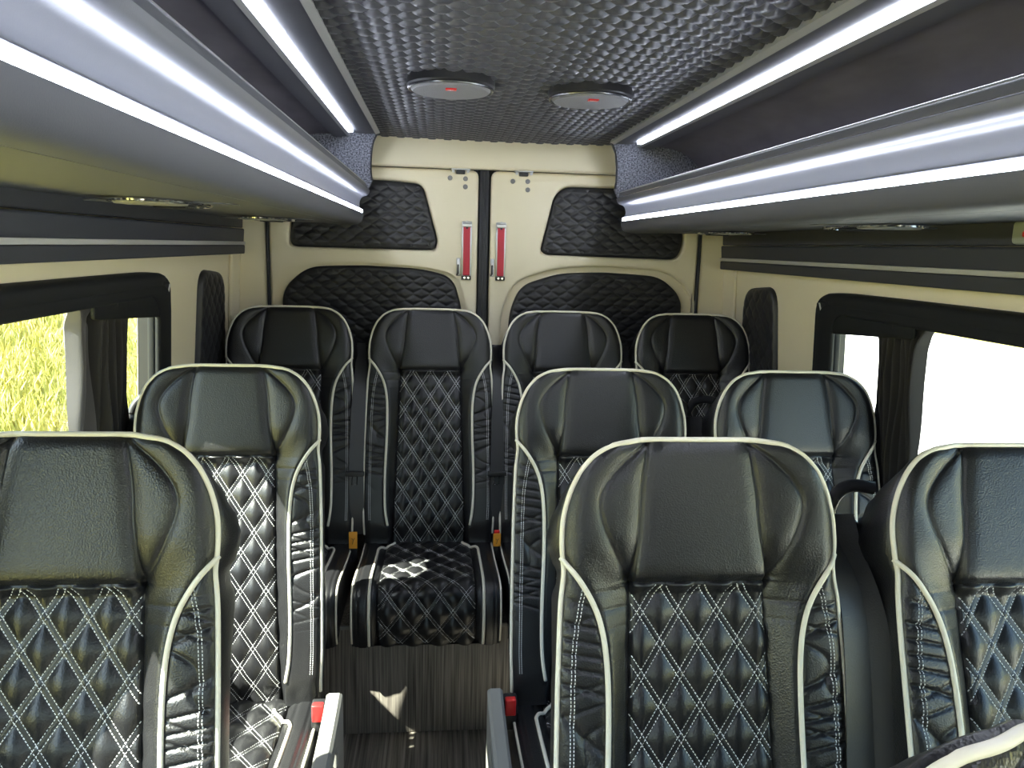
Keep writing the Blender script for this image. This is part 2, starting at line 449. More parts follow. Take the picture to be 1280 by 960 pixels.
    q = flat(LO[:, 0] * 1.004, LO[:, 1] - .001 * (LO[:, 1] < .01), n + .0015)
    M['piping'] = tube_geo(q, .0040, 8)
    for nm, sg in (('wing_l', -1), ('wing_r', 1)):
        W = resample(WING, .006); nn = back_h(sg * W[:, 0], W[:, 1])
        for _ in range(4): nn[1:-1] = (nn[:-2] + 2 * nn[1:-1] + nn[2:]) / 4
        M[nm] = tube_geo(flat(sg * W[:, 0], W[:, 1], nn + .003), .0040, 8)
    return M

# cushion: path coordinate q runs from the back edge forward and down over the front roll
CZ = -.748       # cushion top relative to headrest top
CPATH = smoothpath([(-.14, CZ - .012), (-.30, CZ - .008), (-.50, CZ + .018), (-.560, CZ + .014), (-.588, CZ - .02), (-.592, CZ - .10), (-.575, CZ - .150)], .004, 3)
CP = CPATH; CQ = np.r_[0, np.cumsum(np.linalg.norm(np.diff(CP, axis=0), axis=1))]; CL = CQ[-1]
CT = np.gradient(CP, axis=0); CT /= np.linalg.norm(CT, axis=1)[:, None]; CN = np.stack([CT[:, 1], -CT[:, 0]], 1)  # outward normal (up / forward)
CN = np.where((CN[:1, 1:] < 0), -CN, CN)
CW = .212
CPU, CPT = .0735, .098
def cush_h(u, q):
    a = np.abs(u)
    n = .010 * sstep(a, .13, .165) - .004 * np.exp(-((a - .138) / .003) ** 2) - .004 * np.exp(-((a - .138) / .012) ** 2)
    n = n - .004 * np.exp(-((a - .160) / .005) ** 2)
    e = np.clip(1 - (CW - a) / .028, 0, 1); n = n - .026 * (1 - np.sqrt(np.clip(1 - e * e, 0, 1)))
    n = n - .003 * np.exp(-((a - .192) / .003) ** 2)
    fade = np.clip((.138 - a) / .004, 0, 1)
    return n + diamond(u, q, CPU, CPT, .010) * fade
def CPt(u, q, h=0.):
    u = np.asarray(u, float); q = np.asarray(q, float); n = cush_h(u, q) + h
    y = np.interp(q, CQ, CP[:, 0]) + n * np.interp(q, CQ, CN[:, 0]); z = np.interp(q, CQ, CP[:, 1]) + n * np.interp(q, CQ, CN[:, 1])
    return np.stack([u, y, z], -1)
def build_cushion():
    M = {}
    half = np.r_[np.linspace(0, .138, 48), np.linspace(.138, CW, 26)[1:]]; us = np.r_[-half[::-1][:-1], half]
    qs = np.linspace(0, CL, 190); Q, U = np.meshgrid(qs, us, indexing='ij')
    V = CPt(U, Q).reshape(-1, 3); nr, nc = Q.shape; F = gridfaces(nr, nc).reshape(nr - 1, nc - 1, 4)
    ic = (np.abs(us[:-1] + us[1:]) / 2 < .138)[None, :] & np.ones((nr - 1, 1), bool)
    v, f = compact(V, F[ic]); v = list(map(tuple, v)); f = [tuple(x) for x in f]; mi = [0] * len(f)
    sv, sf = diamond_stitches(CPt, lambda u, q: (np.abs(u) < .136) & (q > .004) & (q < CL - .004), (-.14, .14), (0, CL), CPU, CPT)
    b = len(v); v += sv; f += [tuple(i + b for i in x) for x in sf]; mi += [1] * len(sf)
    M['cushion_quilted_panel'] = (v, f, mi)
    v, f = compact(V, F[~ic]); v = list(map(tuple, v)); f = [tuple(x) for x in f]
    # sides and underside
    for sg in (-1, 1):
        e = CPt(np.full(len(qs), sg * CW), qs); b = len(v)
        v += list(map(tuple, e)); low = e.copy()
        zb = CZ - .150; low[:, 2] = np.minimum(low[:, 2], zb); low[:, 0] -= sg * .004
        mid = (e + low) / 2; mid[:, 0] += sg * .004
        v += list(map(tuple, mid)) + list(map(tuple, low)); n = len(qs)
        for i in range(n - 1): f += [(b + i, b + i + 1, b + n + i + 1, b + n + i), (b + n + i, b + n + i + 1, b + 2 * n + i + 1, b + 2 * n + i)]
    b = len(v); v += [(-.208, -.14, CZ - .150), (.208, -.14, CZ - .150), (.208, -.58, CZ - .150), (-.208, -.58, CZ - .150)]; f.append((b, b + 1, b + 2, b + 3))
    M['seat_cushion'] = (v, f, None)
    for nm, sg in (('cp_l', -1), ('cp_r', 1)):
        q = np.arange(.035, CL - .004, .006); u = sg * (.160 - .05 * (1 - sstep(q, .03, .11)))
        p = CPt(u, q, .003); M[nm] = tube_geo(p, .0042, 8)
        q = np.arange(.03, CL - .004, .006); p = CPt(np.full(len(q), sg * .2085), q, .001); M[nm + 'o'] = tube_geo(p, .0032, 8)
    return M

ME = {}
for k, g in {**build_back(), **build_cushion()}.items():
    v, f = g[0], g[1]; mi = g[2] if len(g) > 2 else None
    pip = k in ('piping', 'wing_l', 'wing_r', 'cp_l', 'cp_r', 'cp_lo', 'cp_ro')
    ME[k] = mesh(k, v, f, PIPING if pip else [LEATHER_Q if 'quilt' in k else LEATHER, THREAD], True, mi)

def lmesh(key, fn):
    if key not in ME: ME[key] = fn()
    return ME[key]
def mb_mesh(key, m, mats, ang=35):
    if key in ME: return ME[key]
    me = mesh(key, np.vstack(m.v), m.f, mats, True, m.mi)
    class _o: pass
    t = _o(); t.data = me; autosmooth(t, ang); ME[key] = me; return me
def ribbon(P, width, thick=.0014, wdir=(1, 0, 0), twist=0.):
    """belt webbing along P (n,3); wdir across"""
    P = np.asarray(P, float); n = len(P); T = np.gradient(P, axis=0); T /= np.linalg.norm(T, axis=1)[:, None]
    v = []; wd = np.array(wdir, float)
    for i in range(n):
        a = wd - T[i] * (wd @ T[i]); a /= np.linalg.norm(a); b = np.cross(T[i], a); th = twist * i / (n - 1)
        a, b = a * math.cos(th) + b * math.sin(th), -a * math.sin(th) + b * math.cos(th)
        w = width[i] if hasattr(width, '__len__') else width
        for s, c in ((-1, -1), (1, -1), (1, 1), (-1, 1)): v.append(P[i] + a * s * w / 2 + b * c * thick / 2)
    f = [(i * 4 + j, i * 4 + (j + 1) % 4, i * 4 + 4 + (j + 1) % 4, i * 4 + 4 + j) for i in range(n - 1) for j in range(4)] + [(0, 1, 2, 3), (n * 4 - 1, n * 4 - 2, n * 4 - 3, n * 4 - 4)]
    return v, f

def make_seat(x, y, H, label, rear=False, arm=0, belt=0, tagside=0, group=None, upright=0):
    """root on what carries the seat; H = headrest top above the floor"""
    z0 = .352 if rear else 0.
    r = empty('passenger_seat', (x, y, z0), label, 'seat', group)
    top = Vector((0, 0, H - z0))
    def part(name, me, parent=r, off=top):
        o = bpy.data.objects.new(name, me); COL.objects.link(o); o.parent = parent
        o.location = off if parent is r else (0, 0, 0)
        return o
    bk = part('backrest', ME['backrest']); part('headrest', ME['headrest'])
    part('quilted_panel', ME['quilted_panel'])
    for k in ('piping', 'wing_l', 'wing_r'):
        part('piping', ME[k], bk)['label'] = 'cream piping'
    if upright:
        for o in r.children: o.rotation_euler.x = math.radians(-upright)
    cu = part('seat_cushion', ME['seat_cushion']); part('quilted_panel', ME['cushion_quilted_panel'], cu)
    for k in ('cp_l', 'cp_r', 'cp_lo', 'cp_ro'): part('piping', ME[k], cu)['label'] = 'cream piping'
    key = 'r' if rear else 'n'
    if not rear:
        m = MB(); zt = CZ - .152
        m.box((-.20, -.57, zt - .035), (.20, -.13, zt), r=.008)
        part('seat_pan', mb_mesh('seat_pan', m, DARKP))
        for sg in (-1, 1):
            m = MB(); m.box((sg * .15 - .018, -.50, -H + .03), (sg * .15 + .018, -.46, zt - .034), r=.005); m.box((sg * .15 - .018, -.24, -H + .03), (sg * .15 + .018, -.20, zt - .034), r=.005)
            m.box((sg * .15 - .025, -.54, -H), (sg * .15 + .025, -.14, -H + .03), r=.006)
            part('leg', mb_mesh('leg%d' % sg, m, STEEL))
    if arm:
        k = 'arm%d' % arm
        if k not in ME:
            # padded top and side shield, swept along the cushion edge
            path = smoothpath([(-.235, -.695), (-.30, -.708), (-.44, -.718), (-.56, -.726), (-.60, -.77)], .01, 2)
            m = MB(); w0, w1 = .236, .270
            pr = [(w0, .0), (w0, .012), (w0 + .006, .018), (w1 - .006, .018), (w1, .012), (w1, .0), (w1 - .004, -.028), (w0 + .004, -.028)]
            T = np.gradient(path, axis=0); T /= np.linalg.norm(T, axis=1)[:, None]; v = []
            for (py, pz), (ty, tz) in zip(path, T):
                for (a, b) in pr: v.append((arm * a, py + tz * -b * -1 * (-1) * 0 + (-tz) * b * -1 * -1 * 0 + b * (tz), pz - b * ty))
            K = len(pr); n = len(path)
            f = [(i * K + j, i * K + (j + 1) % K, i * K + K + (j + 1) % K, i * K + K + j) for i in range(n - 1) for j in range(K)] + [tuple(range(K)), tuple(range((n - 1) * K, n * K))]
            m.add(v, f, 0)
            ME[k] = None; del ME[k]; mb_mesh(k, m, BEIGEP)
            # side shield with an opening
            poly = rounded([(-.20, -.69), (-.20, -.90), (-.50, -.90), (-.615, -.86), (-.60, -.79), (-.545, -.742)], .03)
            hole = rounded([(-.30, -.75), (-.31, -.85), (-.50, -.85), (-.50, -.78)], .03)
            fr = Fr((arm * .253, 0, 0), (0, 1, 0), (0, 0, 1), (1, 0, 0))
            ORG['_'] = np.zeros(3)
            class D: name = '_'
            o = plate('tmp', poly, [hole], fr, -.014, .014, BEIGEP, None, .004)
            me = o.data; me.transform(Matrix.Translation(o.location)); bpy.data.objects.remove(o); ME[k + 's'] = me
        a = part('armrest', ME[k]); part('side_shield', ME[k + 's'], a)
    # buckle on the inner side
    if not rear:
        sg = arm if arm else (1 if belt < 0 else -1)
        k = 'bk%d' % sg
        if k not in ME:
            m = MB(); bx = sg * .218
            m.box((bx - .015, -.245, CZ - .03), (bx + .015, -.215, CZ + .045), r=.004); mb_mesh(k, m, DARKP)
            m = MB(); m.box((bx - .012, -.2495, CZ + .008), (bx + .012, -.232, CZ + .047), r=.003); mb_mesh(k + 'b', m, RED)
        b = part('buckle', ME[k]); part('buckle_button', ME[k + 'b'], b)['label'] = 'red release button'
    if tagside:
        k = 'tag%d' % tagside
        if k not in ME:
            m = MB(); bx = tagside * .222
            m.box((bx - .011, -.235, CZ - .05), (bx + .011, -.215, CZ + .012), r=.003); mb_mesh(k, m, DARKP)
            m = MB(); m.box((bx - .012, -.243, CZ + .003), (bx + .012, -.236, CZ + .046), r=.001)
            # small black figure printed on the tag
            m.tube([(bx - .004, -.2435, CZ + .030), (bx + .001, -.2435, CZ + .024), (bx + .005, -.2435, CZ + .030)], .0009, 1, 5)
            m.tube([(bx + .001, -.2435, CZ + .024), (bx - .002, -.2435, CZ + .012)], .0009, 1, 5)
            mb_mesh(k + 't', m, [ORANGE, DARKP])
            m = MB(); m.box((bx - .009, -.235, CZ + .044), (bx + .009, -.22, CZ + .052), r=.002); mb_mesh(k + 'r', m, RED)
        b = part('buckle', ME[k]); part('buckle_tag', ME[k + 't'], b)['label'] = 'orange tag with a small black figure'; part('buckle_button', ME[k + 'r'], b)['label'] = 'red release button'
    if belt:
        k = 'belt%d%s' % (belt, key)
        if k not in ME:
            s = belt
            P0 = lambda u, t, n: u * UX + t * DN + n * NR
            # guide arm: a curved loop out of the side of the headrest
            arc = [P0(s * .165, .068, -.072), P0(s * .195, .062, -.074), P0(s * .222, .070, -.074), P0(s * .240, .095, -.072), P0(s * .244, .125, -.070), P0(s * .236, .152, -.068), P0(s * .20, .160, -.066)]
            m = MB()
            if not rear: m.tube(smoothpath(arc, .004, 3), .0105, 0, 12)
            m.tube(smoothpath([P0(s * .20, .125, -.07), P0(s * .222, .118, -.062), P0(s * .247, .122, -.07)], .004), .007, 0, 8)
            mb_mesh(k + 'g', m, DARKP)
            m = MB()
            q = smoothpath([P0(s * .224, .108, -.058), P0(s * .226, .16, -.040), P0(s * .230, .21, .006), P0(s * .228, .28, .030), P0(s * .222, .50, .042), P0(s * .226, .66, .030), P0(s * .228, .745, .0)], .012, 2)
            wd = np.interp(np.linspace(0, 1, len(q)), [0, .08, .3, 1], [.030, .036, .045, .047])
            m.add(*ribbon(q, wd, .0016, (1, .35 * s, 0), .25 * s))
            q = smoothpath([P0(s * .224, .108, -.058), P0(s * .226, .104, -.068), P0(s * .226, .13, -.082), P0(s * .228, .30, -.075), P0(s * .228, .62, -.075)], .012, 2)
            m.add(*ribbon(q, .040, .0016, (1, .1 * s, 0), 0))
            mb_mesh(k, m, WEB, 60)
            m = MB(); c = P0(s * .220, .545, .048)
            m.box(c + (-.030, -.008, -.008), c + (.030, .004, .008), r=.003)
            mb_mesh(k + 't', m, DARKP)
            m = MB(); 
            m.tube([c + (-.008, -.004, -.006), c + (-.009, -.006, -.036), c + (.007, -.006, -.036), c + (.008, -.004, -.006)], .0022, 0, 6)
            mb_mesh(k + 'm', m, CHROME)
        part('belt_guide', ME[k + 'g'])
        b = part('seat_belt', ME[k])
        if rear:
            t = part('belt_tongue', ME[k + 't'], b)
            part('metal_tongue', ME[k + 'm'], b)['label'] = 'bright metal latch plate'
    return r

WSEAT = 'black quilted leather seats with cream piping'
FH, MH, RH = 1.166, 1.154, 1.222
make_seat(-.500, 1.08, FH, 'large black quilted leather seat cut off by the left edge of the photo', arm=1, belt=0, group=WSEAT)
make_seat(.380, 1.06, FH, 'black leather seat nearest the camera, seen whole in the right foreground', arm=-1, belt=1, group=WSEAT)
make_seat(.866, 1.06, 1.157, 'black leather seat cut off by the right edge, belts hanging at its side', belt=-1, upright=7, group=WSEAT)
make_seat(-.468, 1.77, MH, 'middle row seat on the left with sunlit bolster, beside the curtained grass window', arm=1, belt=-1, upright=-3, group=WSEAT)
make_seat(.388, 1.77, MH, 'middle row aisle seat right of the aisle, red buckle at its left', arm=-1, belt=1, group=WSEAT)
make_seat(.866, 1.77, MH, 'middle row window seat before the right-hand curtain', belt=-1, group=WSEAT)
make_seat(-.481, 2.58, RH, 'rear bench seat against the left wall, mostly behind the middle row', True, belt=1, tagside=0, group=WSEAT)
s2 = make_seat(-.022, 2.58, RH, 'rear seat at the end of the aisle with its whole quilted cushion showing', True, belt=1, tagside=1, group=WSEAT)
make_seat(.424, 2.58, RH, 'rear seat third from the left, below the right door', True, belt=1, group=WSEAT)
make_seat(.878, 2.58, RH, 'rear bench seat against the right wall beside the narrow quilted pad', True, belt=-1, group=WSEAT)
make_seat(.410, .366, 1.179, 'seat of which only the cream-piped headrest top shows, bottom right corner', arm=0, belt=1, group=WSEAT)
# left-hand tag of the aisle rear seat
def extra_tag(root):
    k = 'tag-1'
    m = MB(); bx = -.240
    m.box((bx - .011, -.235, CZ - .05), (bx + .011, -.215, CZ + .012), r=.003); mb_mesh(k, m, DARKP)
    m = MB(); m.box((bx - .013, -.243, CZ + .001), (bx + .013, -.236, CZ + .056), r=.001)
    m.tube([(bx - .004, -.2435, CZ + .036), (bx + .001, -.2435, CZ + .030), (bx + .005, -.2435, CZ + .036)], .0009, 1, 5)
    m.tube([(bx + .001, -.2435, CZ + .030), (bx - .002, -.2435, CZ + .016)], .0009, 1, 5)
    mb_mesh(k + 't', m, [ORANGE, DARKP])
    b = bpy.data.objects.new('buckle', ME[k]); COL.objects.link(b); b.parent = root; b.location = (0, 0, RH - .352)
    t = bpy.data.objects.new('buckle_tag', ME[k + 't']); COL.objects.link(t); t.parent = b; t['label'] = 'orange tag with a small black figure'
extra_tag(s2)

# ------------------------------------------------------------------ body shell
CX = .190                       # centre line of the racks and ceiling
ZW = 1.40
LW = Fr((-.708, 0, ZW + .006), (0, 1, 0), (-.0 + .05, 0, 1), (1, 0, -.05))      # left wall: u = y, v = z-1.4, w inward
RW = Fr((1.082, 0, ZW - .006), (0, 1, 0), (-.05, 0, 1), (-1, 0, -.05))
BW = Fr((0, 2.82, 0), (1, 0, 0), (0, 0, 1), (0, -1, 0))                  # rear doors: u = x, v = z, w towards the aisle
Y0 = -2.0

m = MB(); m.box((-.86, Y0, -.03), (1.24, 2.95, 0)); struct(m.build('floor', FLOORM))
m = MB(); m.box((-.77, 2.072, .0), (1.15, 2.86, .35), r=.004); struct(m.build('trim_1', RISERM))   # platform under the rear bench
m = MB(); m.box((-.50, 2.066, .338), (.30, 2.0725, .3505), r=.002); struct(m.build('trim_2', BEIGEP))  # pale edge strip
m = MB(); m.box((-.86, Y0, 1.885), (1.24, 2.98, 1.93)); struct(m.build('trim_3', PLYW))              # roof skin
def hole(y0, y1, z0=.74, z1=1.295, r=.05): return rounded([(y0, z0 - ZW), (y1, z0 - ZW), (y1, z1 - ZW), (y0, z1 - ZW)], r, 8)
WINS = [(.0, 1.955), (-1.55, -.30)]
for nm, fr in (('left', LW), ('right', RW)):
    o = plate('wall_' + nm, [(Y0, -1.4), (2.95, -1.4), (2.95, .5), (Y0, .5)], [hole(a - .05, b + .06, .71, 1.32, .07) for a, b in WINS], fr, -.045, 0, CREAM, None, 0)
    struct(o)
    # raised return at the rear pillar
    o = plate('trim_4' if nm == 'left' else 'trim_5', rounded([(2.70, -1.0), (2.83, -1.0), (2.83, .14), (2.70, .14)], .01), [], fr, 0, .012, CREAM, None, .005); struct(o)
    # blue-grey vinyl panel below the rack with its silver stripe
    o = plate('trim_6' if nm == 'left' else 'trim_7', rounded([(Y0, -.014), (2.80, -.014), (2.81, .072), (Y0, .072)], .006), [], fr, 0, .024, BLUEG, None, .005); struct(o)
    b = plate('lower_band', rounded([(Y0, -.014), (2.80, -.014), (2.80, .016), (Y0, .016)], .005), [], fr, .02, .029, BLUEG, o, .003)
    plate('upper_band', rounded([(Y0, .074), (2.81, .074), (2.81, .15), (Y0, .15)], .006), [], fr, 0, .018, BLUEG, o, .004)
    s_ = plate('silver_stripe', [(Y0, .017), (2.80, .017), (2.80, .028), (Y0, .028)], [], fr, .02, .030, SILVER, o, .001); s_['label'] = 'silver grey stripe'
    # quilted pad on the rear pillar
n_ = 8
def quiltpad(name, outline, fr, w, pw, ph, H, mat, parent, thick=.012, rot=False, step=.004):
    P = np.asarray(outline, float); v0, v1 = P[:, 1].min() + 1e-4, P[:, 1].max() - 1e-4
    vs = np.linspace(v0, v1, int((v1 - v0) / step) + 2); nx = int((P[:, 0].max() - P[:, 0].min()) / step) + 2
    Q = np.vstack([P, P[:1]]); L = []; R = []
    for v in vs:
        xs = [a[0] + (b[0] - a[0]) * (v - a[1]) / (b[1] - a[1]) for a, b in zip(Q[:-1], Q[1:]) if (a[1] - v) * (b[1] - v) <= 0 and a[1] != b[1]]
        L.append(min(xs)); R.append(max(xs))
    L = np.array(L)[:, None]; R = np.array(R)[:, None]; q = np.linspace(0, 1, nx)[None]
    U = L + (R - L) * q; Vv = vs[:, None] + 0 * q
    d = polydist(U, Vv, Q)
    h = hexquilt(Vv, U, pw, ph, H) if rot else hexquilt(U, Vv, pw, ph, H)
    e = np.clip(1 - d / .010, 0, 1)
    n = thick - .010 * (1 - np.sqrt(np.clip(1 - e * e, 0, 1))) + h * np.clip(d / .02, 0, 1)
    n = np.where(d < 1e-4, 0, n)
    pts = fr(np.stack([U.ravel(), Vv.ravel(), (w + n).ravel()], 1))
    f = gridfaces(*U.shape)
    b = len(pts); back = fr(np.stack([P[:, 0], P[:, 1], np.full(len(P), w - .001)], 1))
    ff = [tuple(x) for x in f] + [tuple(range(b, b + len(P)))]
    return mk(name, np.vstack([pts, back]), ff, mat, parent)
for nm, fr, fy in (('left', LW, 0), ('right', RW, 0)):
    t = empty('pillar_pad', fr((2.48, -.55, 0))[0], 'narrow black quilted pad on the cream %s rear pillar' % nm, 'wall pad')
    quiltpad('quilted_cover', rounded([(2.31, -.60), (2.645, -.60), (2.60, -.075), (2.36, -.055)], [.02, .02, .07, .07], 10), fr, .001, .056, .031, .004, QUILT, t, .014)

# ------------------------------------------------------------------ windows
def window(n, fr, y0, y1, side, curt=True):
    c = fr(((y0 + y1) / 2, -.62, 0))[0]
    w = bpy.data.objects.new('window_%d' % n, None); COL.objects.link(w); w.location = c; ORG[w.name] = c; w['kind'] = 'structure'
    outer_ = rounded([(y0 - .16, .66 - ZW), (y1 + .125, .66 - ZW), (y1 + .115, 1.338 - ZW), (y0 - .16, 1.338 - ZW)], .055, 8)
    plate('window_frame', outer_, [hole(y0, y1, r=.06)], fr, .0, .022, FRAME, w, .008)
    plate('inner_frame', hole(y0 - .055, y1 + .080, .69, 1.32, .07), [hole(y0 + .004, y1 - .004, .742, 1.292, r=.06)], fr, .020, .034, FRAME, w, .006)
    # reveal running out to the glass
    a = hole(y0, y1, r=.06); a2 = hole(y0 - .05, y1 + .06, .71, 1.32, .07); k = len(a); v = np.vstack([fr(np.c_[a, np.full(k, .01)]), fr(np.c_[a2, np.full(k, -.044)])])
    mk('window_reveal', v, [(i, (i + 1) % k, k + (i + 1) % k, k + i) for i in range(k)], REVEAL, w)
    plate('glass', hole(y0 - .055, y1 + .062, .705, 1.322, .05), [], fr, -.040, -.035, GLASS, w)
    m_ = MB()
    a = fr(((y1 - .52), .80 - ZW, -.066))[0]
    return w
window(1, LW, *WINS[0], -1); window(2, RW, *WINS[0], 1)
window(3, LW, *WINS[1], -1); window(4, RW, *WINS[1], 1)
def pelmet(fr, y0, y1, nm):
    t = empty('curtain_pelmet', fr(((y0 + y1) / 2, -.10, 0))[0], 'black padded pelmet along the top of the %s window' % nm, 'pelmet')
    # swept D-section that curls down at its rear end
    path = smoothpath([(y0, 0), (y1 - .22, 0), (y1 - .07, -.004), (y1 - .02, -.012), (y1 + .012, -.034)], .015, 2)
    pr = [(0, .0), (.018, .000), (.029, -.006), (.033, -.016), (.033, -.050), (.028, -.056), (.0, -.055)]
    v = []; n = len(path)
    for i, (y, dz) in enumerate(path):
        q = 1 - sstep(y, y1 - .10, y1 + .012)
        for w, z in pr: v.append((y, 1.352 - ZW + dz + z * (.30 + .70 * q), w * (.55 + .45 * q)))
    K = len(pr); f = [(i * K + j, i * K + (j + 1) % K, i * K + K + (j + 1) % K, i * K + K + j) for i in range(n - 1) for j in range(K)] + [tuple(range(K)), tuple(range((n - 1) * K, n * K))]
    o = mk('pelmet_cover', fr(v), f, FRAME, t); autosmooth(o, 50)
    # hanging end flap with a cream double seam
    fl = rounded([(y1 - .46, 1.335 - ZW), (y1 - .022, 1.325 - ZW), (y1 - .058, 1.246 - ZW), (y1 - .098, 1.240 - ZW), (y1 - .46, 1.268 - ZW)], [.005, .01, .03, .02, .01])
    plate('end_flap', fl, [], fr, .022, .031, FRAME, t, .003)
    for off in (.0, .005):
        q = smoothpath([(y1 - .026 - off, 1.318 - ZW, .0315), (y1 - .060 - off, 1.252 - ZW, .0315), (y1 - .098 - off, 1.244 - ZW + off, .0315)], .004, 3)
        vv, ff = tube_geo(fr(q), .0009, 5); mk('seam_thread', vv, ff, THREAD, t)
    return t
pelmet(LW, -.15, 2.055, 'left'); pelmet(RW, -.15, 2.055, 'right')
def curtain(fr, yc, wdt, nm, flap=0., lab='black pleated curtain gathered to a narrow column at the %s window'):
    t = empty('curtain', fr((yc, .78 - ZW, .02))[0], lab % nm, 'curtain')
    zs = np.linspace(.765, 1.325, 60); q = np.linspace(0, 1, 150)
    Z, Q = np.meshgrid(zs, q, indexing='ij')
    top = sstep(Z, 1.24, 1.31)
    wd = wdt * (1 + .35 * top - .06 * sstep(Z, 1.1, .8))
    y = yc + (Q - .5) * wd + .004 * np.sin(Z * 23 + Q * 9)
    x = .010 + .013 * np.sin(Q * PI * 2 * 8 + .7 * np.sin(Z * 9) + 3 * top * np.sin(Q * 17)) + .006 * np.sin(Q * 41 + Z * 5) + .006 * top * np.sin(Q * 60 + Z * 90)
    x = x - flap * sstep(Q, .34, .2) * (1 - .6 * top)
    A = fr(np.stack([y.ravel(), (Z - ZW).ravel(), x.ravel()], 1)); B = fr(np.stack([y.ravel(), (Z - ZW).ravel(), x.ravel() - .003], 1))
    f = gridfaces(*Z.shape); n = len(A)
    mi = ((f[:, 0] % 150) < 40).astype(int) if flap else np.zeros(len(f), int)
    mk('curtain_fabric', np.vstack([A, B]), np.vstack([f, f[:, ::-1] + n]), [CURT, LINING], t, mi=np.r_[mi, mi])
    v, ff = tube_geo(fr(np.array([(yc - .25, 1.318 - ZW, .012), (yc + .22, 1.318 - ZW, .012)])), .004, 8); mk('curtain_rail', v, ff, DARKP, t)
curtain(LW, 1.703, .182, 'left', .034); curtain(RW, 1.672, .165, 'right')
curtain(LW, .915, .13, 'left', 0, 'black pleated curtain added out of view midway along the %s window to shade the front seat')  # unseen curtain, added to throw a dark band on the front-left seat

# ------------------------------------------------------------------ rear doors
m = MB(); m.box((-.86, 2.86, 0), (1.24, 2.98, 1.93)); struct(m.build('wall_back', CREAM))
hd = plate('trim_8', rounded([(-.72, 1.7075), (1.10, 1.7075), (1.10, 1.86), (-.72, 1.86)], .006), [], BW, .0, .045, CREAM, None, .007); struct(hd)
for nm, x0, x1 in (('trim_9', -.80, -.606), ('trim_10', .977, 1.20)):
    struct(plate(nm, rounded([(x0, .3), (x1, .3), (x1, 1.86), (x0, 1.86)], .008), [], BW, -.04, .012, CREAM, None, .006))
struct(plate('trim_11', [(-.62, .3), (.99, .3), (.99, 1.86), (-.62, 1.86)], [], BW, -.045, -.032, SEAL, None, 0))
DOORS = [
 ('door_1', [(-.598, .30), (.142, .30), (.142, 1.706), (-.598, 1.706)],
  [(-.530, 1.420), (-.012, 1.420), (-.003, 1.455), (-.058, 1.652), (-.20, 1.662), (-.40, 1.660), (-.495, 1.654), (-.524, 1.50)],
  [(-.572, .70), (.098, .70), (.092, 1.20), (.055, 1.325), (-.06, 1.352), (-.28, 1.360), (-.47, 1.350), (-.560, 1.270)], .102, 'left', 'left'),
 ('door_2', [(.186, .30), (.968, .30), (.968, 1.706), (.186, 1.706)],
  [(.395, 1.415), (.893, 1.409), (.915, 1.47), (.885, 1.650), (.66, 1.662), (.455, 1.660), (.418, 1.625), (.374, 1.43)],
  [(.262, .70), (.938, .70), (.925, 1.27), (.835, 1.345), (.62, 1.356), (.45, 1.348), (.305, 1.300), (.265, 1.20)], .226, 'right', 'right')]
def grow(P, d):
    P = np.asarray(P, float); c = P.mean(0); s = np.ptp(P, axis=0); return c + (P - c) * (1 + 2 * d / s)
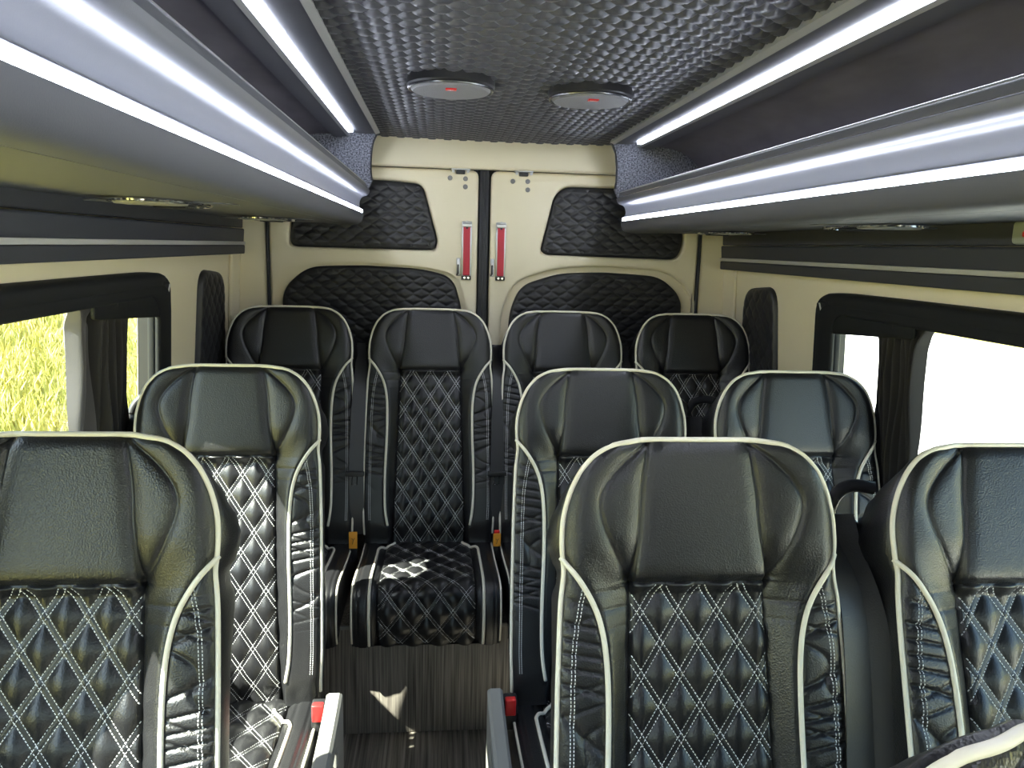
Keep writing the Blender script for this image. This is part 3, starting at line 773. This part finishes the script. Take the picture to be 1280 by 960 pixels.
for nm, out, U, L, hx, side, sd in DOORS:
    d = bpy.data.objects.new(nm, None); COL.objects.link(d); c = BW(((out[0][0] + out[1][0]) / 2, .3, 0))[0]; d.location = c; ORG[d.name] = c; d['kind'] = 'structure'
    ur = rounded(U, .03, 6); lr = rounded(L, .05, 8)
    plate('door_panel', rounded(out, .03, 6), [rounded(grow(U, .002), .03, 6), rounded(grow(L, .034), .07, 8)], BW, -.022, .012, CREAM, d, .010)
    plate('recess_panel', rounded(grow(out, -.004), .02, 4), [], BW, -.034, -.020, CREAM, d, 0)
    quiltpad('quilted_insert', ur, BW, -.016, .060, .0225, .0045, QUILT, d, .014, step=.003)['label'] = 'black quilted upper insert'
    quiltpad('quilted_insert', lr, BW, -.019, .060, .0225, .0045, QUILT, d, .012, step=.003)['label'] = 'black quilted lower insert'
    # screws of the upper insert
    for (x, z) in ([(-.095, 1.435), (-.30, 1.432), (-.035, 1.44), (-.075, 1.64)] if side == 'left' else [(.40, 1.43), (.53, 1.425), (.68, 1.645), (.88, 1.64)]):
        m = MB(); m.disc(BW((x, z, .0))[0], (0, -1, 0), .006, .005, bev=.002, k=14); m.build('screw', DARKP, d)
    # red pull strap in its bracket
    m = MB(); m.box((hx - .018, 2.801, 1.316), (hx + .018, 2.813, 1.526), r=.003); h = m.build('door_handle', STEEL, d); h['label'] = 'red strap handle in a steel bracket'
    m = MB(); m.box((hx - .0125, 2.796, 1.333), (hx + .0125, 2.807, 1.512), r=.003); m.disc((hx, 2.7965, 1.503), (0, -1, 0), .004, .002, 1, 12); m.build('strap', [REDM, DARKP], h)
    m = MB(); m.box((hx - .018, 2.793, 1.505), (hx + .018, 2.808, 1.520), r=.003); m.disc((hx, 2.800, 1.524), (0, -1, 0), .004, .008, 0, 10); m.build('clamp', STEEL, h)
    m = MB(); m.box((hx - .017, 2.793, 1.318), (hx + .017, 2.808, 1.332), r=.003); m.disc((hx - .007, 2.794, 1.325), (0, -1, 0), .004, .003, 1, 10); m.disc((hx + .007, 2.794, 1.325), (0, -1, 0), .004, .003, 1, 10); m.build('clamp', [DARKP, CHROME], h)
    m = MB(); m.box((hx - .036, 2.803, 1.330), (hx - .022, 2.812, 1.395), r=.003); m.box((hx - .033, 2.796, 1.338), (hx - .027, 2.804, 1.372), 1, r=.002); m.tube([(hx - .030, 2.796, 1.372), (hx - .030, 2.790, 1.345), (hx - .034, 2.796, 1.333)], .0022, 1, 6); m.build('release_lever', [STEEL, DARKP], h)
    # catch under the header and bolt heads
    lx = .076 if side == 'left' else .302
    m = MB(); m.box((lx - .034, 2.785, 1.703), (lx + .034, 2.812, 1.709), r=.002); m.box((lx - .016, 2.79, 1.690), (lx + .016, 2.812, 1.703), 1, r=.003)
    m.disc((lx - .026, 2.79, 1.698), (0, -1, 0), .005, .006, 0, 12); m.disc((lx + .026, 2.79, 1.698), (0, -1, 0), .005, .006, 0, 12); m.build('door_catch', [STEEL, DARKP], d)
    for bx, bz in ([(.039, 1.676), (.094, 1.675), (.094, 1.647)] if side == 'left' else [(.264, 1.672), (.318, 1.673), (.319, 1.644)]):
        m = MB(); m.disc((bx, 2.809, bz), (0, -1, 0), .0085, .004, 0, 18, bev=.001); m.disc((bx, 2.805, bz), (0, -1, 0), .004, .002, 0, 12); m.build('bolt', BEIGEP, d)
# rubber seals between and beside the doors
m = MB(); m.box((.145, 2.806, .35), (.180, 2.845, 1.712), r=.006); m.box((.156, 2.802, .35), (.168, 2.812, 1.70), r=.003); struct(m.build('trim_12', SEAL))
for nm, x in (('trim_13', -.602), ('trim_14', .9725)):
    m = MB(); m.box((x - .005, 2.800, .35), (x + .005, 2.83, 1.712), r=.003); struct(m.build(nm, SEAL))

# ------------------------------------------------------------------ ceiling
def ceil_grid():
    hw = .425; m = MB()
    for y0, y1, st in ((1.0, 2.86, .0042), (-1.98, 1.0, .014)):
        xs = np.linspace(-hw, hw, int(2 * hw / st) + 1); ys = np.linspace(y0, y1, int((y1 - y0) / st) + 1)
        X, Y = np.meshgrid(xs, ys, indexing='ij'); h = hexquilt(X, Y, .054, .0235, .0155)
        z = 1.815 - h - .0 * X
        z = z + .004 * (X / hw) ** 2
        f = gridfaces(*X.shape)
        m.v.append(np.stack([X.ravel() + CX, Y.ravel(), z.ravel()], 1)); m.f += [tuple(q) for q in (f + m.n)]; m.mi += [0] * len(f); m.n += X.size
    b = m.n
    m.box((CX - hw, Y0, 1.822), (CX + hw, 2.86, 1.832))
    o = mk('ceiling', np.vstack(m.v), m.f, CEILQ, None, True, m.mi)
    return struct(o)
ceil_grid()
for i, (sx, sy) in enumerate([(.024, 1.80), (.350, 1.845)]):
    t = empty('ceiling_speaker', (sx, sy, 1.80), 'round ceiling speaker with a red badge, %s' % ('over the left half of the aisle' if i == 0 else 'over the right-hand seats, the further right of two'), 'speaker', 'ceiling speakers')
    m = MB(); m.disc((sx, sy, 1.812), (0, 0, -1), .099, .029, bev=.006, k=56); m.build('housing', DARKP, t)
    m = MB(); rim = [(sx + .094 * math.cos(a), sy + .094 * math.sin(a), 1.783) for a in np.linspace(0, 2 * PI, 57)]; m.tube(rim, .003, 0, 8, cap=False); m.build('rim', pmat('dark_chrome', (.15, .15, .16), .25, metal=.8) if i == 0 else bpy.data.materials['dark_chrome'], t)
    m = MB(); m.disc((sx, sy, 1.783), (0, 0, -1), .089, .006, bev=.004, k=48); g = m.build('grille', GRILLE, t)
    by = sy - .012 - .028
    m = MB(); m.box((sx - .012, by - .009, 1.7742), (sx + .012, by + .009, 1.7775), r=.001); b = m.build('badge', RED, t); b['label'] = 'small red badge'
    fr = Fr((sx, by, 1.7742), (1, 0, 0), (0, 1, 0), (0, 0, -1))
    v, f = text_geo('JBL', .0105, Fr((sx, by, 1.7742), (1, 0, 0), (0, 1, 0), (0, 0, -1)), .0003); mk('lettering', v, f, WHITE, b, smooth=False)

# ------------------------------------------------------------------ overhead racks
YE = 2.65
def sweep(name, poly, s, y0, y1, mat, parent, ang=30):
    P = np.asarray(poly, float); k = len(P)
    v = [(CX + s * d, y, z) for y in (y0, y1) for d, z in P]
    f = [(i, (i + 1) % k, k + (i + 1) % k, k + i) for i in range(k)] + [tuple(range(k)), tuple(range(k, 2 * k))]
    return autosmooth(mk(name, v, f, mat, parent), ang)
def skin(path, th):
    """thicken an open profile to a closed strip"""
    P = np.asarray(path, float); T = np.gradient(P, axis=0); T /= np.linalg.norm(T, axis=1)[:, None]; N = np.stack([-T[:, 1], T[:, 0]], 1)
    return np.vstack([P, (P + N * th)[::-1]])
for s, nm in ((-1, 'left'), (1, 'right')):
    t = empty('overhead_rack', (CX + s * .62, .4, 1.49), 'long grey overhead rack with two bright light strips along the %s side' % nm, 'luggage rack')
    sweep('edge_trim', [(.384, 1.796), (.398, 1.790), (.402, 1.800), (.390, 1.812)], s, Y0, YE - .02, LIGHTTRIM, t)
    sweep('upper_cover', skin(smoothpath([(.400, 1.796), (.43, 1.794), (.455, 1.795), (.4665, 1.797)], .01), .010 * -1 if False else .012), s, Y0, YE, GREY, t)
    l = sweep('light_strip', [(.4675, 1.790), (.4805, 1.790), (.4805, 1.800), (.4675, 1.800)], s, Y0, YE - .06, LED, t); l['label'] = 'glowing white light strip'
    sweep('channel_lip', [(.482, 1.787), (.493, 1.784), (.494, 1.802), (.482, 1.802)], s, Y0, YE, LIGHTTRIM, t)
    sweep('channel_edge', smoothpath([(.494, 1.788), (.52, 1.778), (.545, 1.783), (.545, 1.80), (.494, 1.80)], .02, 1), s, Y0, YE, GREY, t)
    ln = smoothpath([(.540, 1.790), (.60, 1.789), (.67, 1.765), (.715, 1.715), (.730, 1.655), (.725, 1.622), (.69, 1.612), (.50, 1.608)], .012, 3)
    sweep('rack_liner', skin(ln, .008), s, Y0, YE, SUEDE, t)
    sweep('lip', rounded([(.430, 1.634), (.443, 1.634), (.50, 1.606), (.50, 1.596), (.426, 1.612)], .004, 4), s, Y0, YE, GREY, t)
    m = MB(); m.tube([(CX + s * .4365, Y0, 1.6345), (CX + s * .4365, YE, 1.6345)], .0042, 0, 10); m.build('bright_bead', STEEL, t)['label'] = 'bright metal bead on the lip'
    m = MB(); m.tube([(CX + s * .4275, Y0, 1.6175), (CX + s * .4275, YE, 1.6175)], .0014, 0, 6); m.build('groove_bead', CHROME, t)
    sweep('fascia', skin(smoothpath([(.4275, 1.615), (.4295, 1.606), (.434, 1.602), (.446, 1.599), (.457, 1.590), (.463, 1.572), (.462, 1.553), (.455, 1.546), (.452, 1.546)], .003, 2), -.008), s, Y0, YE, FASCIA, t)
    l = sweep('light_strip', rounded([(.4440, 1.5395), (.4445, 1.5495), (.4535, 1.5515), (.455, 1.5395)], .002, 3), s, Y0, YE + .001, LED, t); l['label'] = 'glowing white light strip'
    bel = smoothpath([(.443, 1.5385), (.4445, 1.524), (.450, 1.509), (.462, 1.501), (.4865, 1.4985)], .003, 3)
    sweep('belly', skin(bel, .008), s, Y0, YE, GREY, t)
    sweep('underside', skin([(.4885, 1.4985), (.70, 1.503), (.897, 1.512)], .008), s, Y0, YE, GREY, t)
    # felt end panel
    e = [(.383, 1.818), (.395, 1.795), (.410, 1.765), (.416, 1.72), (.417, 1.67), (.412, 1.645), (.424, 1.620), (.436, 1.606), (.455, 1.590), (.460, 1.566), (.452, 1.553), (.443, 1.545), (.4445, 1.524), (.450, 1.509), (.462, 1.501), (.50, 1.498), (.88, 1.512), (.88, 1.818)]
    e = np.array(e); q = np.c_[CX + s * e[:, 0], e[:, 1]]
    EF = Fr((0, YE, 0), (1, 0, 0), (0, 0, 1), (0, 1, 0))
    plate('end_panel', q, [], EF, 0, .018, FELT, t, .001)['label'] = 'speckled grey felt end panel'
    rim = smoothpath([(CX + s * a, YE - .001, b) for a, b in [(.385, 1.812), (.395, 1.795), (.410, 1.765), (.4155, 1.72), (.4165, 1.67), (.412, 1.645)]], .008, 2)
    m = MB(); m.tube(rim, .003, 0, 6); m.build('end_edging', DARKP, t)
    # lamp / vent pods on the underside
    for vy in ((1.40, 2.22) if s < 0 else (1.46, 2.26)):
        dd = .665; zc = 1.499; cx = CX + s * dd
        rg = [(cx + .072 * math.cos(a), vy + .135 * math.sin(a), zc - .001) for a in np.linspace(0, 2 * PI, 49)]
        m = MB(); m.tube(rg, .0035, 0, 8, cap=False); p = m.build('vent_ring', CHROME, t); p['label'] = 'oval chrome vent surround'
        m = MB(); m.disc((cx, vy, zc + .001), (0, 0, -1), (.068, .128) , .002, k=40); m.build('vent_plate', GREY, p)
        m = MB(); m.disc((cx, vy - .055, zc - .001), (0, 0, -1), (.052, .060), .005, bev=.003, k=32); m.disc((cx, vy + .055, zc - .001), (0, 0, -1), (.040, .040), .004, 1, bev=.003, k=24)
        for j in range(5): m.box((cx - .028, vy + .033 + j * .011, zc - .0075), (cx + .028, vy + .036 + j * .011, zc - .004), 1)
        m.build('vent_nozzle', [BEIGEP, DARKP], p)
# small red-handled holder on the right wall under the rack
hx, hy, hz = RW((1.262, .088, .02))[0]
t = empty('emergency_hammer_holder', (hx, hy, hz - .03), 'small translucent holder with a red handle high on the right wall', 'hammer holder')
m = MB(); m.box((hx - .03, hy - .045, hz - .012), (hx + .002, hy + .045, hz + .03), r=.008); m.build('holder', pmat('green_grey_plastic', (.35, .38, .33), .35), t)
m = MB(); m.box((hx - .036, hy - .05, hz + .0), (hx - .024, hy + .012, hz + .012), r=.004); m.build('handle', RED, t)

# ------------------------------------------------------------------ front end behind the camera, with the windscreen opening
FW = Fr((0, Y0, 0), (1, 0, 0), (0, 0, 1), (0, -1, 0))
struct(plate('wall_front', [(-.86, 0), (1.24, 0), (1.24, 1.93), (-.86, 1.93)], [rounded([(-.50, .80), (.90, .80), (.82, 1.50), (-.42, 1.50)], .08)], FW, 0, .06, PLYW, None, 0))
w = plate('window_5', rounded([(-.52, .78), (.92, .78), (.84, 1.52), (-.44, 1.52)], .08), [], FW, .02, .026, GLASS, None, 0); struct(w)

# ------------------------------------------------------------------ outside
def gridobj(name, x0, x1, y0, y1, zf, nx, ny, mat):
    xs = np.linspace(x0, x1, nx); ys = np.linspace(y0, y1, ny); X, Y = np.meshgrid(xs, ys, indexing='ij'); Z = zf(X, Y)
    o = mk(name, np.stack([X.ravel(), Y.ravel(), Z.ravel()], 1), gridfaces(nx, ny), mat); return o
ZG = -.72
def bank(x, y): return ZG + .34 * np.clip(-x - 2.6, 0, 9) + .05 * np.sin(x * 1.3) * np.cos(y * .9)
struct(gridobj('ground_lawn', -40, -1.3, -25, 60, bank, 120, 120, GRASS))
struct(gridobj('ground_pavement', -1.3, 14.5, -25, 60, lambda x, y: ZG + 0 * x, 12, 12, CONC))
struct(gridobj('ground_verge', 14.5, 60, -25, 60, lambda x, y: ZG + .12 * (x - 14.5) + 0 * y, 30, 30, GRASS))
rng = np.random.default_rng(3)
def blades(n):
    # denser where the left window looks
    a = rng.uniform(0, 1, n); x = -2.2 - 9.5 * a ** .8; y = rng.uniform(1.2, 2.4, n) * (-x) + rng.uniform(-2, 2, n)
    z = bank(x, y); h = rng.uniform(.08, .26, n); th = rng.uniform(0, PI, n); w = rng.uniform(.006, .016, n)
    lx = rng.uniform(-.5, .5, n) * h; ly = rng.uniform(-.5, .5, n) * h
    c, s_ = np.cos(th) * w, np.sin(th) * w
    v = np.stack([np.stack([x - c, y - s_, z - .01], 1), np.stack([x + c, y + s_, z - .01], 1), np.stack([x + lx * .4 + c * .7, y + ly * .4 + s_ * .7, z + h * .6], 1), np.stack([x + lx * .4 - c * .7, y + ly * .4 - s_ * .7, z + h * .6], 1), np.stack([x + lx, y + ly, z + h], 1)], 1)
    i = np.arange(n) * 5
    f = [tuple(q) for q in np.stack([i, i + 1, i + 2, i + 3], 1)] + [tuple(q) for q in np.stack([i + 3, i + 2, i + 4], 1)]
    return v.reshape(-1, 3), f
v, f = blades(42000)
g = mk('grass', v, f, BLADE, smooth=False); g['kind'] = 'stuff'; tag(g, 'sunlit yellow-green grass on the bank outside the left window', 'grass')

# ------------------------------------------------------------------ light
SUN = Vector((1.0, .45, -1.16)).normalized()
sl = bpy.data.lights.new('sun', 'SUN'); sl.energy = 26; sl.angle = math.radians(.55); sl.color = (1, .95, .86)
so = bpy.data.objects.new('sun', sl); COL.objects.link(so); so.rotation_euler = SUN.to_track_quat('-Z', 'Y').to_euler(); so.location = (-6, -3, 8)
wd = bpy.data.worlds.new('sky'); S.world = wd; wd.use_nodes = True; nt = wd.node_tree
sk = nt.nodes.new('ShaderNodeTexSky'); sk.sky_type = 'NISHITA'; sk.sun_disc = False; sk.sun_elevation = math.radians(47); sk.sun_rotation = math.radians(243)
nt.links.new(sk.outputs['Color'], nt.nodes['Background'].inputs['Color']); nt.nodes['Background'].inputs['Strength'].default_value = .50

# ------------------------------------------------------------------ camera
def cam_axes(yaw, pitch, roll):
    f = Vector((math.sin(yaw) * math.cos(pitch), math.cos(yaw) * math.cos(pitch), -math.sin(pitch)))
    r = Vector((math.cos(yaw), -math.sin(yaw), 0)); d = f.cross(r)
    r2 = r * math.cos(roll) + d * math.sin(roll); d2 = -r * math.sin(roll) + d * math.cos(roll)
    return r2, d2, f
r, d, f = cam_axes(math.radians(5.7284), math.radians(10.2248), -.028)
cam = bpy.data.cameras.new('camera'); cam.sensor_width = 36; cam.lens = 950 / 1280 * 36; cam.clip_start = .02; cam.clip_end = 300
co = bpy.data.objects.new('camera', cam); COL.objects.link(co)
M = Matrix((( r.x, -d.x, -f.x, 0), (r.y, -d.y, -f.y, 0), (r.z, -d.z, -f.z, 1.44), (0, 0, 0, 1)))
co.matrix_world = M
S.camera = co
S.view_settings.view_transform = 'Standard'; S.view_settings.look = 'None'; S.view_settings.gamma = 1; S.view_settings.use_curve_mapping = False
S.view_settings.exposure = 1.15
S.cycles.use_denoising = True
S.cycles.max_bounces = 8
S.cycles.transparent_max_bounces = 12
S.cycles.sample_clamp_indirect = 6
